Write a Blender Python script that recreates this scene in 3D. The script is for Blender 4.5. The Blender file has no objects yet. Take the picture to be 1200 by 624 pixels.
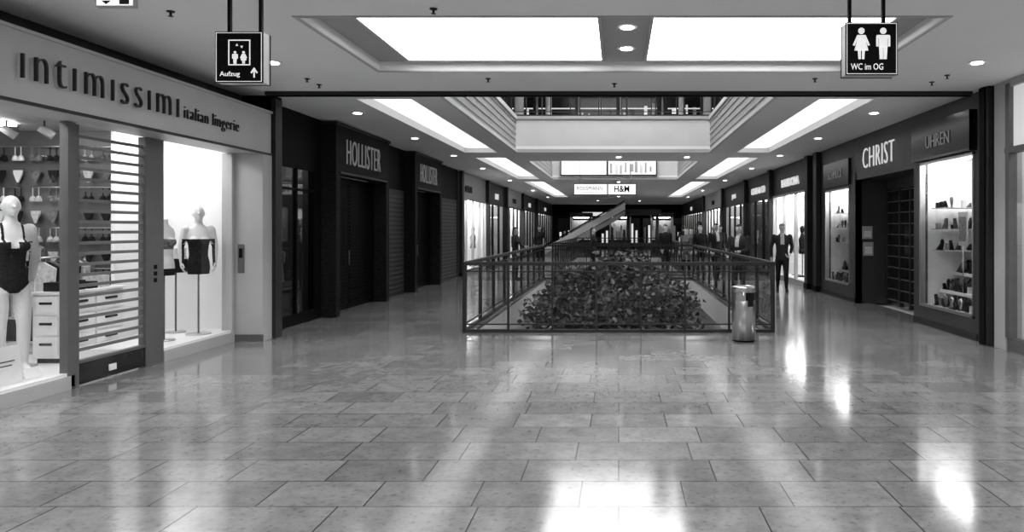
import bpy, bmesh, math, random
from mathutils import Vector, Matrix
random.seed(7)
FPX=850.0; CX=725.0; CY=268.0; EYE=1.65
scene=bpy.context.scene
scene.view_settings.view_transform='Standard'
# ------------------------------------------------------------ materials
def nd(t,k,**kw):
    n=t.nodes.new(k)
    for a,b in kw.items(): setattr(n,a,b)
    return n
def mat(name,v,rough=.5,metal=0.0,var=.1,scale=5.0,bump=0.0,spec=.5,emis=0.0,stretch=(1,1,1)):
    m=bpy.data.materials.new(name); m.use_nodes=True; t=m.node_tree
    p=t.nodes['Principled BSDF']
    g=nd(t,'ShaderNodeNewGeometry'); mp=nd(t,'ShaderNodeMapping'); mp.inputs['Scale'].default_value=stretch
    t.links.new(g.outputs['Position'],mp.inputs['Vector'])
    n=nd(t,'ShaderNodeTexNoise'); n.inputs['Scale'].default_value=scale; n.inputs['Detail'].default_value=5
    t.links.new(mp.outputs[0],n.inputs['Vector'])
    r=nd(t,'ShaderNodeMapRange'); r.inputs[1].default_value=.3; r.inputs[2].default_value=.7
    r.inputs[3].default_value=v*(1-var); r.inputs[4].default_value=v*(1+var)
    t.links.new(n.outputs[0],r.inputs[0]); t.links.new(r.outputs[0],p.inputs['Base Color'])
    p.inputs['Roughness'].default_value=rough; p.inputs['Metallic'].default_value=metal
    p.inputs['Specular IOR Level'].default_value=spec
    if bump:
        b=nd(t,'ShaderNodeBump'); b.inputs['Strength'].default_value=bump; b.inputs['Distance'].default_value=.01
        t.links.new(n.outputs[0],b.inputs['Height']); t.links.new(b.outputs[0],p.inputs['Normal'])
    if emis:
        p.inputs['Emission Color'].default_value=(1,1,1,1); p.inputs['Emission Strength'].default_value=emis
    return m
def glassmat(name,tint=.95,base=.05,k=.6):
    m=bpy.data.materials.new(name); m.use_nodes=True; t=m.node_tree; t.nodes.clear()
    out=nd(t,'ShaderNodeOutputMaterial'); mx=nd(t,'ShaderNodeMixShader')
    tr=nd(t,'ShaderNodeBsdfTransparent'); tr.inputs[0].default_value=(tint,tint,tint,1)
    gl=nd(t,'ShaderNodeBsdfGlossy'); gl.inputs['Roughness'].default_value=.01
    lw=nd(t,'ShaderNodeLayerWeight'); a=nd(t,'ShaderNodeMath',operation='POWER'); a.inputs[1].default_value=4
    b=nd(t,'ShaderNodeMath',operation='MULTIPLY_ADD'); b.inputs[1].default_value=k; b.inputs[2].default_value=base
    t.links.new(lw.outputs['Facing'],a.inputs[0]); t.links.new(a.outputs[0],b.inputs[0])
    t.links.new(b.outputs[0],mx.inputs[0]); t.links.new(tr.outputs[0],mx.inputs[1]); t.links.new(gl.outputs[0],mx.inputs[2])
    t.links.new(mx.outputs[0],out.inputs[0]); return m
def floormat(name='floor_tiles'):
    m=bpy.data.materials.new(name); m.use_nodes=True; t=m.node_tree; p=t.nodes['Principled BSDF']; L=t.links.new
    g=nd(t,'ShaderNodeNewGeometry')
    br=nd(t,'ShaderNodeTexBrick'); br.offset=.37; br.offset_frequency=2; br.squash=1.3; br.squash_frequency=3
    for k,v in (('Scale',1.0),('Mortar Size',.0045),('Mortar Smooth',.1),('Bias',0),('Brick Width',.64),('Row Height',.43)): br.inputs[k].default_value=v
    br.inputs['Color1'].default_value=(.165,.165,.165,1); br.inputs['Color2'].default_value=(.245,.245,.245,1); br.inputs['Mortar'].default_value=(.012,.012,.012,1)
    L(g.outputs['Position'],br.inputs['Vector'])
    n=nd(t,'ShaderNodeTexNoise'); n.inputs['Scale'].default_value=5.0; n.inputs['Detail'].default_value=10; n.inputs['Roughness'].default_value=.72
    L(g.outputs['Position'],n.inputs['Vector'])
    r=nd(t,'ShaderNodeMapRange'); r.inputs[1].default_value=.3; r.inputs[2].default_value=.72; r.inputs[3].default_value=.7; r.inputs[4].default_value=1.3
    L(n.outputs[0],r.inputs[0])
    n2=nd(t,'ShaderNodeTexNoise'); n2.inputs['Scale'].default_value=24; n2.inputs['Detail'].default_value=6
    L(g.outputs['Position'],n2.inputs['Vector'])
    r2=nd(t,'ShaderNodeMapRange'); r2.inputs[1].default_value=.32; r2.inputs[2].default_value=.44; r2.inputs[3].default_value=.68; r2.inputs[4].default_value=1
    L(n2.outputs[0],r2.inputs[0])
    mm=nd(t,'ShaderNodeMath',operation='MULTIPLY'); L(r.outputs[0],mm.inputs[0]); L(r2.outputs[0],mm.inputs[1])
    v=nd(t,'ShaderNodeVectorMath',operation='SCALE'); L(br.outputs['Color'],v.inputs[0]); L(mm.outputs[0],v.inputs['Scale'])
    L(v.outputs[0],p.inputs['Base Color'])
    rr=nd(t,'ShaderNodeMapRange'); rr.inputs[3].default_value=.07; rr.inputs[4].default_value=.17
    L(n.outputs[0],rr.inputs[0]); L(rr.outputs[0],p.inputs['Roughness'])
    b=nd(t,'ShaderNodeBump'); b.inputs['Strength'].default_value=.2; b.inputs['Distance'].default_value=.002; b.invert=True
    L(br.outputs['Fac'],b.inputs['Height']); L(b.outputs[0],p.inputs['Normal'])
    p.inputs['Specular IOR Level'].default_value=.8
    return m
M_floor=floormat()
M_ceil=mat('ceiling_paint',.8,.75,var=.03,scale=.7)
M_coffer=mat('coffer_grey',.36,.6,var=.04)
M_slab=mat('fascia_paint',.6,.55,var=.05,scale=1.2)
M_wood=mat('fascia_lattice',.38,.5,var=.35,scale=9,stretch=(1,6,1))
M_white=mat('white_lacquer',.8,.35,var=.03)
M_wall=mat('shop_wall_white',.82,.6,var=.04,scale=1)
M_lgrey=mat('light_grey_panel',.42,.45,var=.05,scale=2)
M_mgrey=mat('mid_grey_metal',.13,.42,metal=.3,var=.08)
M_dgrey=mat('dark_grey_panel',.022,.45,var=.15,scale=3,spec=.3)
M_brown=mat('dark_bronze_panel',.045,.4,var=.2,scale=3,spec=.35,stretch=(1,1,.3))
M_black=mat('black_paint',.004,.6,var=.1,spec=.1)
M_blackg=mat('black_gloss',.005,.2,var=.1,spec=.35)
M_brick=mat('dark_textured_wall',.01,.65,var=.6,scale=14,bump=.4,spec=.15,stretch=(1,.4,3))
M_steel=mat('brushed_steel',.55,.28,metal=1,var=.12,scale=30,stretch=(1,1,.05))
M_grille=mat('grille_bar',.17,.4,metal=.2,var=.1)
M_letter=mat('letter_dark_steel',.015,.3,metal=.2,var=.1)
M_letterw=mat('letter_white',.8,.5,var=.02,emis=.5)
M_letterg=mat('letter_grey',.4,.5,var=.02,emis=.05)
M_cloth=mat('garment_dark',.012,.85,var=.5,scale=40,spec=.2)
M_coat=mat('coat_charcoal',.026,.75,var=.3,scale=20,spec=.2)
M_cloth2=mat('garment_grey',.14,.85,var=.5,scale=25)
M_cloth3=mat('garment_light',.5,.85,var=.25,scale=25)
M_skin=mat('skin',.6,.5,var=.08,scale=12)
M_hair=mat('hair',.02,.6,var=.4,scale=60)
M_hairg=mat('hair_grey',.25,.6,var=.4,scale=60)
M_mann=mat('mannequin_white',.66,.3,var=.02)
M_leaf=mat('leaf',.03,.4,var=.6,scale=3)
M_leaf2=mat('leaf_pale',.1,.42,var=.4,scale=3)
M_bark=mat('bark',.05,.8,var=.4,scale=20,bump=.5)
M_fl=mat('lower_floor',.4,.3,var=.15,scale=2)
E_panel=mat('light_panel',.8,.5,var=0.01,emis=7)
E_cove=mat('cove_light',.8,.5,var=0.01,emis=1.2)
E_shop=mat('shop_light',.8,.5,var=0.01,emis=26)
E_disp=mat('display_light',.8,.5,var=0.01,emis=20)
E_shopd=mat('shop_light_dim',.8,.5,var=0.01,emis=4)
E_up=mat('upper_shop_glow',.8,.5,var=0.3,scale=3,emis=.7)
E_low=mat('lower_light',.8,.5,var=0.01,emis=3)
E_voidfill=mat('void_fill_light',.8,.5,var=0.01,emis=8.0)  # fill glow for the void, added
E_sign=mat('sign_lit',.8,.5,var=0.01,emis=.9)
E_down=mat('downlight_lens',.8,.5,var=0.01,emis=14)
M_backlit=mat('backlit_panel',.7,.5,var=.02,emis=.4)
G_win=glassmat('window_glass',.97,.04,.45)
G_dark=glassmat('dark_glass',.5,.06,.5)
G_rail=glassmat('railing_glass',.8,.05,.4)
# ------------------------------------------------------------ builder
class O:
    def __init__(s,name): s.name=name; s.bm=bmesh.new(); s.mats=[]
    def mi(s,m):
        if m not in s.mats: s.mats.append(m)
        return s.mats.index(m)
    def box(s,x0,x1,y0,y1,z0,z1,m):
        if x0>x1:x0,x1=x1,x0
        if y0>y1:y0,y1=y1,y0
        if z0>z1:z0,z1=z1,z0
        v=[s.bm.verts.new(c) for c in ((x0,y0,z0),(x1,y0,z0),(x1,y1,z0),(x0,y1,z0),(x0,y0,z1),(x1,y0,z1),(x1,y1,z1),(x0,y1,z1))]
        i=s.mi(m)
        for f in ((3,2,1,0),(4,5,6,7),(0,1,5,4),(1,2,6,5),(2,3,7,6),(3,0,4,7)):
            s.bm.faces.new([v[k] for k in f]).material_index=i
        return s
    def poly(s,pts,m):
        f=s.bm.faces.new([s.bm.verts.new(p) for p in pts]); f.material_index=s.mi(m); return f
    def prism(s,pts,d,m):
        d=Vector(d); n=len(pts); i=s.mi(m)
        a=[s.bm.verts.new(p) for p in pts]; b=[s.bm.verts.new(Vector(p)+d) for p in pts]
        s.bm.faces.new(a[::-1]).material_index=i; s.bm.faces.new(b).material_index=i
        for k in range(n): s.bm.faces.new([a[k],a[(k+1)%n],b[(k+1)%n],b[k]]).material_index=i
    def cyl(s,p0,p1,r0,r1,m,seg=12,smooth=True):
        p0=Vector(p0);p1=Vector(p1); d=(p1-p0); q=d.normalized().to_track_quat('Z','Y').to_matrix()
        i=s.mi(m); A=[];B=[]
        for k in range(seg):
            a=2*math.pi*k/seg; u=q@Vector((math.cos(a),math.sin(a),0))
            A.append(s.bm.verts.new(p0+u*r0)); B.append(s.bm.verts.new(p1+u*r1))
        for k in range(seg):
            f=s.bm.faces.new([A[k],A[(k+1)%seg],B[(k+1)%seg],B[k]]); f.material_index=i; f.smooth=smooth
        s.bm.faces.new(A[::-1]).material_index=i; s.bm.faces.new(B).material_index=i
    def sph(s,c,r,m,u=14,v=9):
        if not hasattr(r,'__len__'): r=(r,r,r)
        res=bmesh.ops.create_uvsphere(s.bm,u_segments=u,v_segments=v,radius=1,matrix=Matrix.Translation(c)@Matrix.Diagonal((r[0],r[1],r[2],1)))
        i=s.mi(m)
        for vv in res['verts']:
            for f in vv.link_faces: f.material_index=i; f.smooth=True
    def loft(s,rings,m,seg=18):
        i=s.mi(m); R=[]
        for cx,cy,z,rx,ry in rings:
            R.append([s.bm.verts.new((cx+rx*math.cos(2*math.pi*k/seg),cy+ry*math.sin(2*math.pi*k/seg),z)) for k in range(seg)])
        for a,b in zip(R,R[1:]):
            for k in range(seg):
                f=s.bm.faces.new([a[k],a[(k+1)%seg],b[(k+1)%seg],b[k]]); f.material_index=i; f.smooth=True
        s.bm.faces.new(R[0][::-1]).material_index=i; s.bm.faces.new(R[-1]).material_index=i
    def mesh(s,me,Mx,mf,smooth=True):
        n0=len(s.bm.faces); s.bm.from_mesh(me); s.bm.faces.ensure_lookup_table(); s.bm.verts.ensure_lookup_table()
        fs=s.bm.faces[n0:]; vs=set()
        for f in fs:
            c=f.calc_center_median(); f.material_index=s.mi(mf(c) if callable(mf) else mf); f.smooth=smooth
            vs.update(f.verts)
        for v in vs: v.co=Mx@v.co
    def text(s,txt,org,right,w,h,m,ext=.01,bold=0.0,up=(0,0,1),space=1.0):
        cu=bpy.data.curves.new('t','FONT'); cu.body=txt; cu.size=1; cu.extrude=0.5; cu.offset=bold; cu.resolution_u=3; cu.space_character=space
        ob=bpy.data.objects.new('t',cu); scene.collection.objects.link(ob)
        dg=bpy.context.evaluated_depsgraph_get(); dg.update()
        me=bpy.data.meshes.new_from_object(ob.evaluated_get(dg))
        xs=[v.co.x for v in me.vertices]; ys=[v.co.y for v in me.vertices]
        x0,x1,y0,y1=min(xs),max(xs),min(ys),max(ys)
        r=Vector(right).normalized(); u=Vector(up); n=r.cross(u)
        for v in me.vertices:
            v.co=Vector(org)+r*((v.co.x-x0)/(x1-x0)*w)+u*((v.co.y-y0)/(y1-y0)*h)+n*(v.co.z*ext)
        s.mesh(me,Matrix.Identity(4),m,False)
        bpy.data.objects.remove(ob); bpy.data.meshes.remove(me); bpy.data.curves.remove(cu)
    def grid(s,plane,u0,u1,v0,v1,w0,w1,holes,m):
        us=sorted({u0,u1,*[min(max(h[k],u0),u1) for h in holes for k in (0,1)]}); vs=sorted({v0,v1,*[min(max(h[k],v0),v1) for h in holes for k in (2,3)]})
        for b0,b1 in zip(vs,vs[1:]):
            run=None
            for a0,a1 in list(zip(us,us[1:]))+[(None,None)]:
                ins=True
                if a0 is not None:
                    ca=(a0+a1)/2; cb=(b0+b1)/2
                    ins=any(h[0]<ca<h[1] and h[2]<cb<h[3] for h in holes)
                if not ins:
                    run=(run[0],a1) if run else (a0,a1)
                elif run:
                    if plane=='XY': s.box(run[0],run[1],b0,b1,w0,w1,m)
                    elif plane=='YZ': s.box(w0,w1,run[0],run[1],b0,b1,m)
                    else: s.box(run[0],run[1],w0,w1,b0,b1,m)
                    run=None
    def done(s,recalc=True):
        if recalc: bmesh.ops.recalc_face_normals(s.bm,faces=s.bm.faces[:])
        vs=[v.co for v in s.bm.verts]
        mn=Vector([min(v[i] for v in vs) for i in range(3)]); mx=Vector([max(v[i] for v in vs) for i in range(3)])
        o=Vector(((mn.x+mx.x)/2,(mn.y+mx.y)/2,mn.z))
        for v in s.bm.verts: v.co-=o
        me=bpy.data.meshes.new(s.name); s.bm.to_mesh(me); s.bm.free()
        for m in s.mats: me.materials.append(m)
        ob=bpy.data.objects.new(s.name,me); ob.location=o; scene.collection.objects.link(ob); return ob
def YL(X,px): return FPX*X/(px-CX)
XL=-5.65; XH=-5.5; XR=5.25; CZ=3.65
# ------------------------------------------------------------ floor / ceilings
V1=(-2.35,2.35,11.65,23.6); V2=(-2.35,2.35,27.0,42.0)
o=O('floor'); o.grid('XY',-5.75,5.6,-6,62,-.05,0,[V1,V2],M_floor); o.done()
o=O('floor_slab_edge'); o.grid('XY',-8,8,-6,62,-.62,-.05,[V1,V2],M_white)
o.done()
cof=[(-3.03,3.1,6.85,9.2),(-3.03,3.1,1.2,3.55),(-3.03,3.1,-4.4,-2.05)]
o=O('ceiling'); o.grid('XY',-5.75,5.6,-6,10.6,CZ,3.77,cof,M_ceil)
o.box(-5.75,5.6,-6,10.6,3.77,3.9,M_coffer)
o.done()
for c in cof:
    o=O('ceiling_light_panel')
    for xa,xb in ((-2.6,-.21),(.35,2.75)):
        o.box(xa,xb,c[2]+.33,c[3]-.2,3.745,3.77,E_panel)
        o.grid('XY',xa-.03,xb+.03,c[2]+.30,c[3]-.17,3.735,3.77,[(xa,xb,c[2]+.33,c[3]-.2)],M_lgrey)
    o.done()
    o=O('trim_coffer'); o.grid('XY',c[0]-.04,c[1]+.04,c[2]-.04,c[3]+.04,3.64,3.655,[(c[0],c[1],c[2],c[3])],M_lgrey); o.done()
voids=[(-2.7,2.4,11.0,18.9),(-2.7,2.4,21.5,29.3)]
coves=[(a,b,y0,y1) for a,b in ((-4.05,-3.2),(3.1,3.95)) for y0,y1 in ((11.2,19.1),(20.5,29.3),(31,46))]
o=O('ceiling_atrium'); o.grid('XY',-5.75,5.6,10.6,62,CZ,3.8,voids+coves,M_ceil)
o.grid('XY',-5.75,5.6,10.6,62,3.8,4.55,voids,M_slab); o.done()
o=O('cove_light')
for a,b,y0,y1 in coves:
    o.box(a+.04,b-.04,y0+.05,y1-.05,3.77,3.8,E_cove)
o.done()
o=O('trim_ceiling_track'); o.box(-5.15,5.15,10.55,10.72,3.6,3.65,M_dgrey); o.box(-5.15,5.15,10.60,10.66,3.585,3.6,M_black); o.done()
for v in voids:
    o=O('trim_void_fascia')
    for x,d in ((v[0],1),(v[1],-1)):
        for z in (3.80,3.95,4.10,4.25,4.4):
            o.box(x,x+d*.03,v[2],v[3],z,z+.03,M_lgrey)
        o.box(x,x+d*.012,v[2],v[3],3.72,4.48,M_wood)
        o.box(x,x+d*.06,v[2],v[3],3.63,3.70,M_slab); o.box(x,x+d*.06,v[2],v[3],4.48,4.58,M_slab)
    o.box(v[0],v[1],v[3]-.02,v[3]+.0,3.63,3.72,M_lgrey)
    o.box(v[0],v[1],v[3]-.04,v[3]+.0,4.5,4.58,M_lgrey)
    o.done()
o=O('light_panel_bridge')
for xa,xb,m in ((-2.3,-.5,E_sign),(-.42,1.5,M_backlit)):
    o.box(xa,xb,29.18,29.26,3.82,4.42,m)
    o.grid('XZ',xa-.04,xb+.04,3.78,4.46,29.16,29.28,[(xa,xb,3.82,4.42)],M_dgrey)
for k in range(9):
    a=-.35+k*.2; o.box(a,a+random.uniform(.06,.15),29.165,29.18,3.85+random.random()*.15,4.1+random.random()*.25,random.choice((M_lgrey,M_mgrey,M_white)))
o.done()
def railing(name,p0,p1,z,h=1.12,step=.72,post=M_dgrey,top=.035):
    o=O(name); p0=Vector(p0);p1=Vector(p1); d=p1-p0; L=d.length; d.normalize(); n=Vector((-d.y,d.x)); k=max(1,round(L/step))
    def obox(a,b,w,z0,z1,m):
        q0=p0+d*a; q1=p0+d*b
        P=[(q0+n*w),(q1+n*w),(q1-n*w),(q0-n*w)]
        o.prism([(p.x,p.y,z0) for p in P],(0,0,z1-z0),m)
    obox(0,L,top,z+h-.055,z+h,post); obox(0,L,.03,z+.0,z+.05,post); obox(0,L,.012,z+.12,z+.14,post)
    obox(0,L,.010,z+h-.16,z+h-.14,post)
    for i in range(k+1):
        a=min(max(L*i/k,.02),L-.02); obox(a-.016,a+.016,.03,z+.04,z+h-.05,post)
    for i in range(k):
        a=L*i/k+.04;b=L*(i+1)/k-.04; q0=p0+d*a;q1=p0+d*b
        o.poly([(q0.x,q0.y,z+.14),(q1.x,q1.y,z+.14),(q1.x,q1.y,z+h-.16),(q0.x,q0.y,z+h-.16)],G_rail)
    return o.done()
def ring(name,x0,x1,y0,y1,z,**k):
    railing(name,(x0,y0),(x1,y0),z,**k); railing(name,(x1,y0),(x1,y1),z,step=1.3,**k)
    railing(name,(x1,y1),(x0,y1),z,**k); railing(name,(x0,y1),(x0,y0),z,step=1.3,**k)
ring('glass_railing',-2.45,2.45,11.5,23.7,0)
ring('glass_railing',-2.45,2.45,26.9,42.1,0)
railing('glass_railing_upper',(-2.75,19.0),(2.45,19.0),4.58)
railing('glass_railing_upper',(-2.8,11.0),(-2.8,18.9),4.58,step=1.3); railing('glass_railing_upper',(2.5,11.0),(2.5,18.9),4.58,step=1.3)
railing('glass_railing_upper',(-2.75,29.4),(2.45,29.4),4.58)
railing('glass_railing_upper',(-2.75,21.4),(2.45,21.4),4.58)
# ------------------------------------------------------------ upper storey
o=O('wall_upper_and_light_stop')
o.box(-5.9,-5.6,10.6,32.3,4.55,8.2,M_mgrey); o.box(5.4,5.7,10.6,32.3,4.55,8.2,M_mgrey)
o.box(-5.9,5.7,32.3,32.6,4.55,8.2,M_dgrey); o.box(-5.9,5.7,10.4,10.6,3.9,8.2,M_dgrey); o.done()  # the near end wall is unseen, added to close off the light
o=O('ceiling_upper'); o.box(-5.9,5.7,10.4,32.6,8.2,8.4,M_mgrey); o.done()
o=O('void_fill_panel_upper')
for y in (12,15.5,22,25.5): o.box(-2.4,2.1,y,y+2.6,8.1,8.2,E_voidfill)  # unseen glowing panels, added to light the void from above
o.done()
o=O('shop_windows_upper')
for y,w in ((19.5,4),(24.5,4)):
    for X,d in ((-5.6,1),(5.4,-1)):
        o.box(X,X+d*.03,y,y+w,4.8,7.2,M_blackg); o.box(X,X+d*.1,y,y+w,7.25,7.7,M_lgrey)
        for k in range(int(w*2)): 
            yy=y+random.random()*(w-.4); o.box(X,X+d*.06,yy,yy+.3,4.9,5.6+random.random()*1.5,E_up)
for k in range(6):
    a=-5.4+k*1.85; o.box(a,a+1.6,32.2,32.3,4.75,7.45,M_blackg)
    for j in range(5):
        b=a+.05+j*.31; zz=random.uniform(5.8,6.8); o.box(b,b+random.uniform(.05,.24),32.12,32.2,zz,zz+random.uniform(.15,.6),random.choice((E_up,E_sign,M_cloth2,M_cloth3,M_white)))
        o.box(b,b+.2,32.12,32.2,4.9,5.2+random.random()*.5,random.choice((E_up,M_cloth3,M_white)))
    o.box(a,a+1.6,32.1,32.2,6.95,6.99,E_sign); o.box(a-.1,a-.03,32.0,32.3,4.56,8.2,M_lgrey)
o.done()
for X in (-2.9,2.6):
    for y in (21.2,30):
        o=O('column_upper'); o.cyl((X,y,4.56),(X,y,8.2),.13,.13,M_lgrey,20); o.cyl((X,y,4.56),(X,y,4.7),.17,.17,M_dgrey,20); o.done()
# ------------------------------------------------------------ lower storey
o=O('floor_lower'); o.box(-8,8,8,60,-4.8,-4.6,M_fl); o.done()
o=O('wall_lower'); 
o.box(-8.2,-8,8,60,-4.6,-.62,M_lgrey); o.box(8,8.2,8,60,-4.6,-.62,M_lgrey); o.box(-8,8,60,60.2,-4.6,-.62,M_lgrey); o.box(-8,8,7.8,8,-4.6,-.62,M_lgrey)
for y in range(10,58,5):
    for X,d in ((-8,1),(8,-1)):
        o.box(X,X+d*.05,y,y+4,-4.4,-1.8,M_blackg); o.box(X,X+d*.08,y+.3,y+3.6,-1.6,-1.1,M_dgrey)
        for k in range(4): o.box(X,X+d*.1,y+.3+k,y+.8+k,-4.0,-2.4-random.random(),E_up)
o.done()
o=O('lower_ceiling_light')
for y in range(9,58,4):
    for X in (-5.6,5.0): o.box(X,X+.5,y,y+2,-.68,-.62,E_low)
o.done()
# tree in the void
o=O('indoor_tree')
o.loft([(-.2,17,-4.6,.9,.9),(-.2,17,-4.0,1.1,1.1),(-.2,17,-3.95,1.1,1.1),(-.2,17,-3.94,1.0,1.0)],M_lgrey,24)
o.cyl((-.2,17,-3.98),(-.15,17,-2.2),.16,.1,M_bark)
cl=[(-1.45,15.6,-.15,.62),(-1.05,16.6,.3,.62),(-1.25,15.0,-.75,.7),(-.3,15.3,-.25,.75),(-.1,16.6,.45,.75),(.55,15.5,-.1,.8),(1.15,16.2,-.1,.72),(1.2,15.2,-.75,.65),(.2,17.6,.55,.7),(.7,17.2,.35,.6),(.5,14.9,-.95,.8),(-.5,14.8,-1.1,.8),(-.1,16,-1.3,1.1),(.9,17,-.9,.9),(-1.0,17.2,-.8,.9)]
for c in cl:
    o.cyl((-.15,17,-2.3),(c[0],c[1],c[2]-.1),.06,.015,M_bark,7)
def leaf(o,p,sz,m):
    a=Vector((random.gauss(0,1),random.gauss(0,1),random.gauss(-.25,.6))).normalized()
    b=a.cross(Vector((random.gauss(0,1),random.gauss(0,1),random.gauss(0,1)))).normalized(); n=a.cross(b)
    i=o.mi(m); L=sz; W=sz*.3
    V=[o.bm.verts.new(q) for q in (p,p+a*L*.35+b*W+n*W*.3,p+a*L*.72+b*W*.7+n*W*.1,p+a*L-n*W*.3,p+a*L*.72-b*W*.7+n*W*.1,p+a*L*.35-b*W+n*W*.3,p+a*L*.45)]
    for t in ((0,1,6),(1,2,6),(2,3,6),(3,4,6),(4,5,6),(5,0,6)):
        f=o.bm.faces.new([V[k] for k in t]); f.material_index=i; f.smooth=True
for c in cl:
    for k in range(int(1000*c[3]*c[3]+200)):
        d=Vector((random.gauss(0,1),random.gauss(0,1),random.gauss(0,1))).normalized()
        r=c[3]*(.45+.62*random.random())
        leaf(o,Vector(c[:3])+Vector((d.x*r,d.y*r,d.z*r*.85)),random.uniform(.10,.18),M_leaf if random.random()<.6 else M_leaf2)
o.done(False)
# ------------------------------------------------------------ human builder
def remesh(build,vox,sm=4):
    t=O('tmp'); build(t); bmesh.ops.recalc_face_normals(t.bm,faces=t.bm.faces[:])
    me=bpy.data.meshes.new('tmp'); t.bm.to_mesh(me); t.bm.free()
    ob=bpy.data.objects.new('tmp',me); scene.collection.objects.link(ob)
    r=ob.modifiers.new('r','REMESH'); r.mode='VOXEL'; r.voxel_size=vox
    s=ob.modifiers.new('s','SMOOTH'); s.factor=.5; s.iterations=sm
    dg=bpy.context.evaluated_depsgraph_get(); dg.update()
    res=bpy.data.meshes.new_from_object(ob.evaluated_get(dg)); bpy.data.objects.remove(ob); bpy.data.meshes.remove(me); return res
def chain(t,pts,rs):
    for a,b,ra,rb in zip(pts,pts[1:],rs,rs[1:]): t.cyl(a,b,ra,rb,M_skin,14)
    for p,r in zip(pts,rs): t.sph(p,r,M_skin,14,9)
def human(name,loc,yaw=0,h=1.76,coat=M_coat,trous=M_cloth,skin=M_skin,hair=M_hair,arms=((.24,.03,1.14,.23,-.10,.90),(.24,.03,1.14,.23,-.10,.90)),
          step=(.0,.0),coatlen=.82,long_hair=False,slim=1.0,shirt=None,matf=None,legs=True,doarms=True,head=True,bulk=1.0,vox=.014,extra=None,zcut=9):
    k=bulk*slim
    def build(t):
        tor=[(0,.01,.80,.135,.105),(0,.01,.88,.168*slim,.118),(0,.005,.97,.160*slim,.11),(0,0,1.06,.135*k,.098*k),(0,0,1.16,.142*k,.105*k),(0,-.008,1.27,.162*k,.118*k),(0,0,1.37,.168*k,.108*k),(0,.008,1.44,.15*k,.085*k),(0,.012,1.48,.08,.062),(0,.012,1.5,.06,.055)]
        if zcut<2: t.loft([r for r in tor if r[2]<zcut],M_skin,22)
        else:
            t.loft(tor,M_skin,22)
            if slim<.95:
                t.sph((.07,-.095,1.26),(.062,.055,.06),M_skin); t.sph((-.07,-.095,1.26),(.062,.055,.06),M_skin)
            t.cyl((0,.015,1.44),(0,0,1.58),.058,.05,M_skin,16)
        if head:
            t.sph((0,-.005,1.655),(.074,.09,.1),M_skin,20,14); t.sph((0,-.028,1.60),(.054,.062,.06),M_skin,16,10)
            t.cyl((0,-.09,1.67),(0,-.112,1.632),.008,.017,M_skin,8); t.sph((0,-.088,1.592),(.025,.012,.01),M_skin,8,6)
            t.sph((0,-.075,1.562),(.022,.02,.016),M_skin,8,6)
            for s in (1,-1): t.sph((s*.074,.005,1.645),(.012,.02,.032),M_skin,8,6)
            if hair:
                t.sph((0,.014,1.68),(.082,.094,.096),M_skin,20,12)
                if long_hair: t.sph((0,.05,1.57),(.09,.06,.15),M_skin,16,10)
        for s,i in ((1,0),(-1,1)):
            if doarms:
                e=arms[i]; S=Vector((s*.178*k,.008,1.425)); E=Vector((s*e[0],e[1],e[2])); W=Vector((s*e[3],e[4],e[5]))
                chain(t,[S,(S+E)/2,E,(E*.6+W*.4),W],[.058*bulk,.05*bulk,.042*bulk,.04*bulk,.03])
                d=(W-E).normalized(); t.cyl(W,W+d*.05,.028,.03,M_skin,10); t.sph(W+d*.055,(.024,.038,.045),M_skin,12,8)
            if legs:
                st=step[i]; hp=Vector((s*.088,.01,.86)); kn=Vector((s*.095,st*.5-.02,.48)); an=Vector((s*.10,st+.02,.09+abs(st)*.03))
                chain(t,[hp,(hp+kn)/2,kn,kn*.62+an*.38,an],[.088*k,.075*bulk,.058*bulk,.056*bulk,.042])
                t.loft([(s*.105,st-.05,.0,.043,.125),(s*.105,st-.05,.03,.045,.13),(s*.105,st-.03,.07,.038,.095),(s*.105,st+.01,.1,.03,.05)],M_skin,14)
        if extra: extra(t)
    me=remesh(build,vox)
    if matf is None:
        def matf(c):
            x,y,z=c
            if z>1.5:
                if hair and (z>1.715-.25*max(0,-y-.03) or (y>.0 and z>1.585 and abs(x)<.2 and not(abs(x)>.07 and y<.03 and z<1.675)) or (long_hair and y>.02)): return hair
                return skin
            if shirt and abs(x)<.045 and y<-.03 and z>1.22: return shirt
            if long_hair and y>.08 and z>1.42: return hair
            if z<.07: return M_blackg
            for s,e in ((1,arms[0]),(-1,arms[1])):
                W=Vector((s*e[3],e[4],e[5]))
                D_=(W-Vector((s*e[0],e[1],e[2]))).normalized()
                q=Vector(c)-W
                if q.length<.13 and q.dot(D_)>-.005: return skin
            return coat if z>coatlen else trous
    o=O(name); o.mesh(me,Matrix.Identity(4),matf); bpy.data.meshes.remove(me)
    if doarms:
        for s,i in ((1,0),(-1,1)):
            e=arms[i]; E=Vector((s*e[0],e[1],e[2])); W=Vector((s*e[3],e[4],e[5])); d=(W-E).normalized()
            side=Vector((0,-1,0)); side=(side-d*side.dot(d)).normalized(); inn=d.cross(side)*(1 if d.cross(side).x*s<0 else -1)
            for f,(off,L) in enumerate(((-.028,.062),(-.010,.076),(.010,.082),(.028,.074))):
                a=W+d*.075+side*off; b=a+d*L*.5+inn*.008; c=a+d*L*.85+inn*.03
                o.cyl(a,b,.0092,.0086,skin,7); o.cyl(b,c,.0086,.0068,skin,7); o.sph(b,.0087,skin,7,5); o.sph(c,.0068,skin,7,5)
            a=W+d*.03+side*.03; b=a+side*.03+d*.03+inn*.01; c=b+d*.032+side*.004+inn*.008
            o.cyl(a,b,.013,.0105,skin,7); o.cyl(b,c,.0105,.008,skin,7); o.sph(b,.0105,skin,7,5); o.sph(c,.008,skin,7,5)
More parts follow.
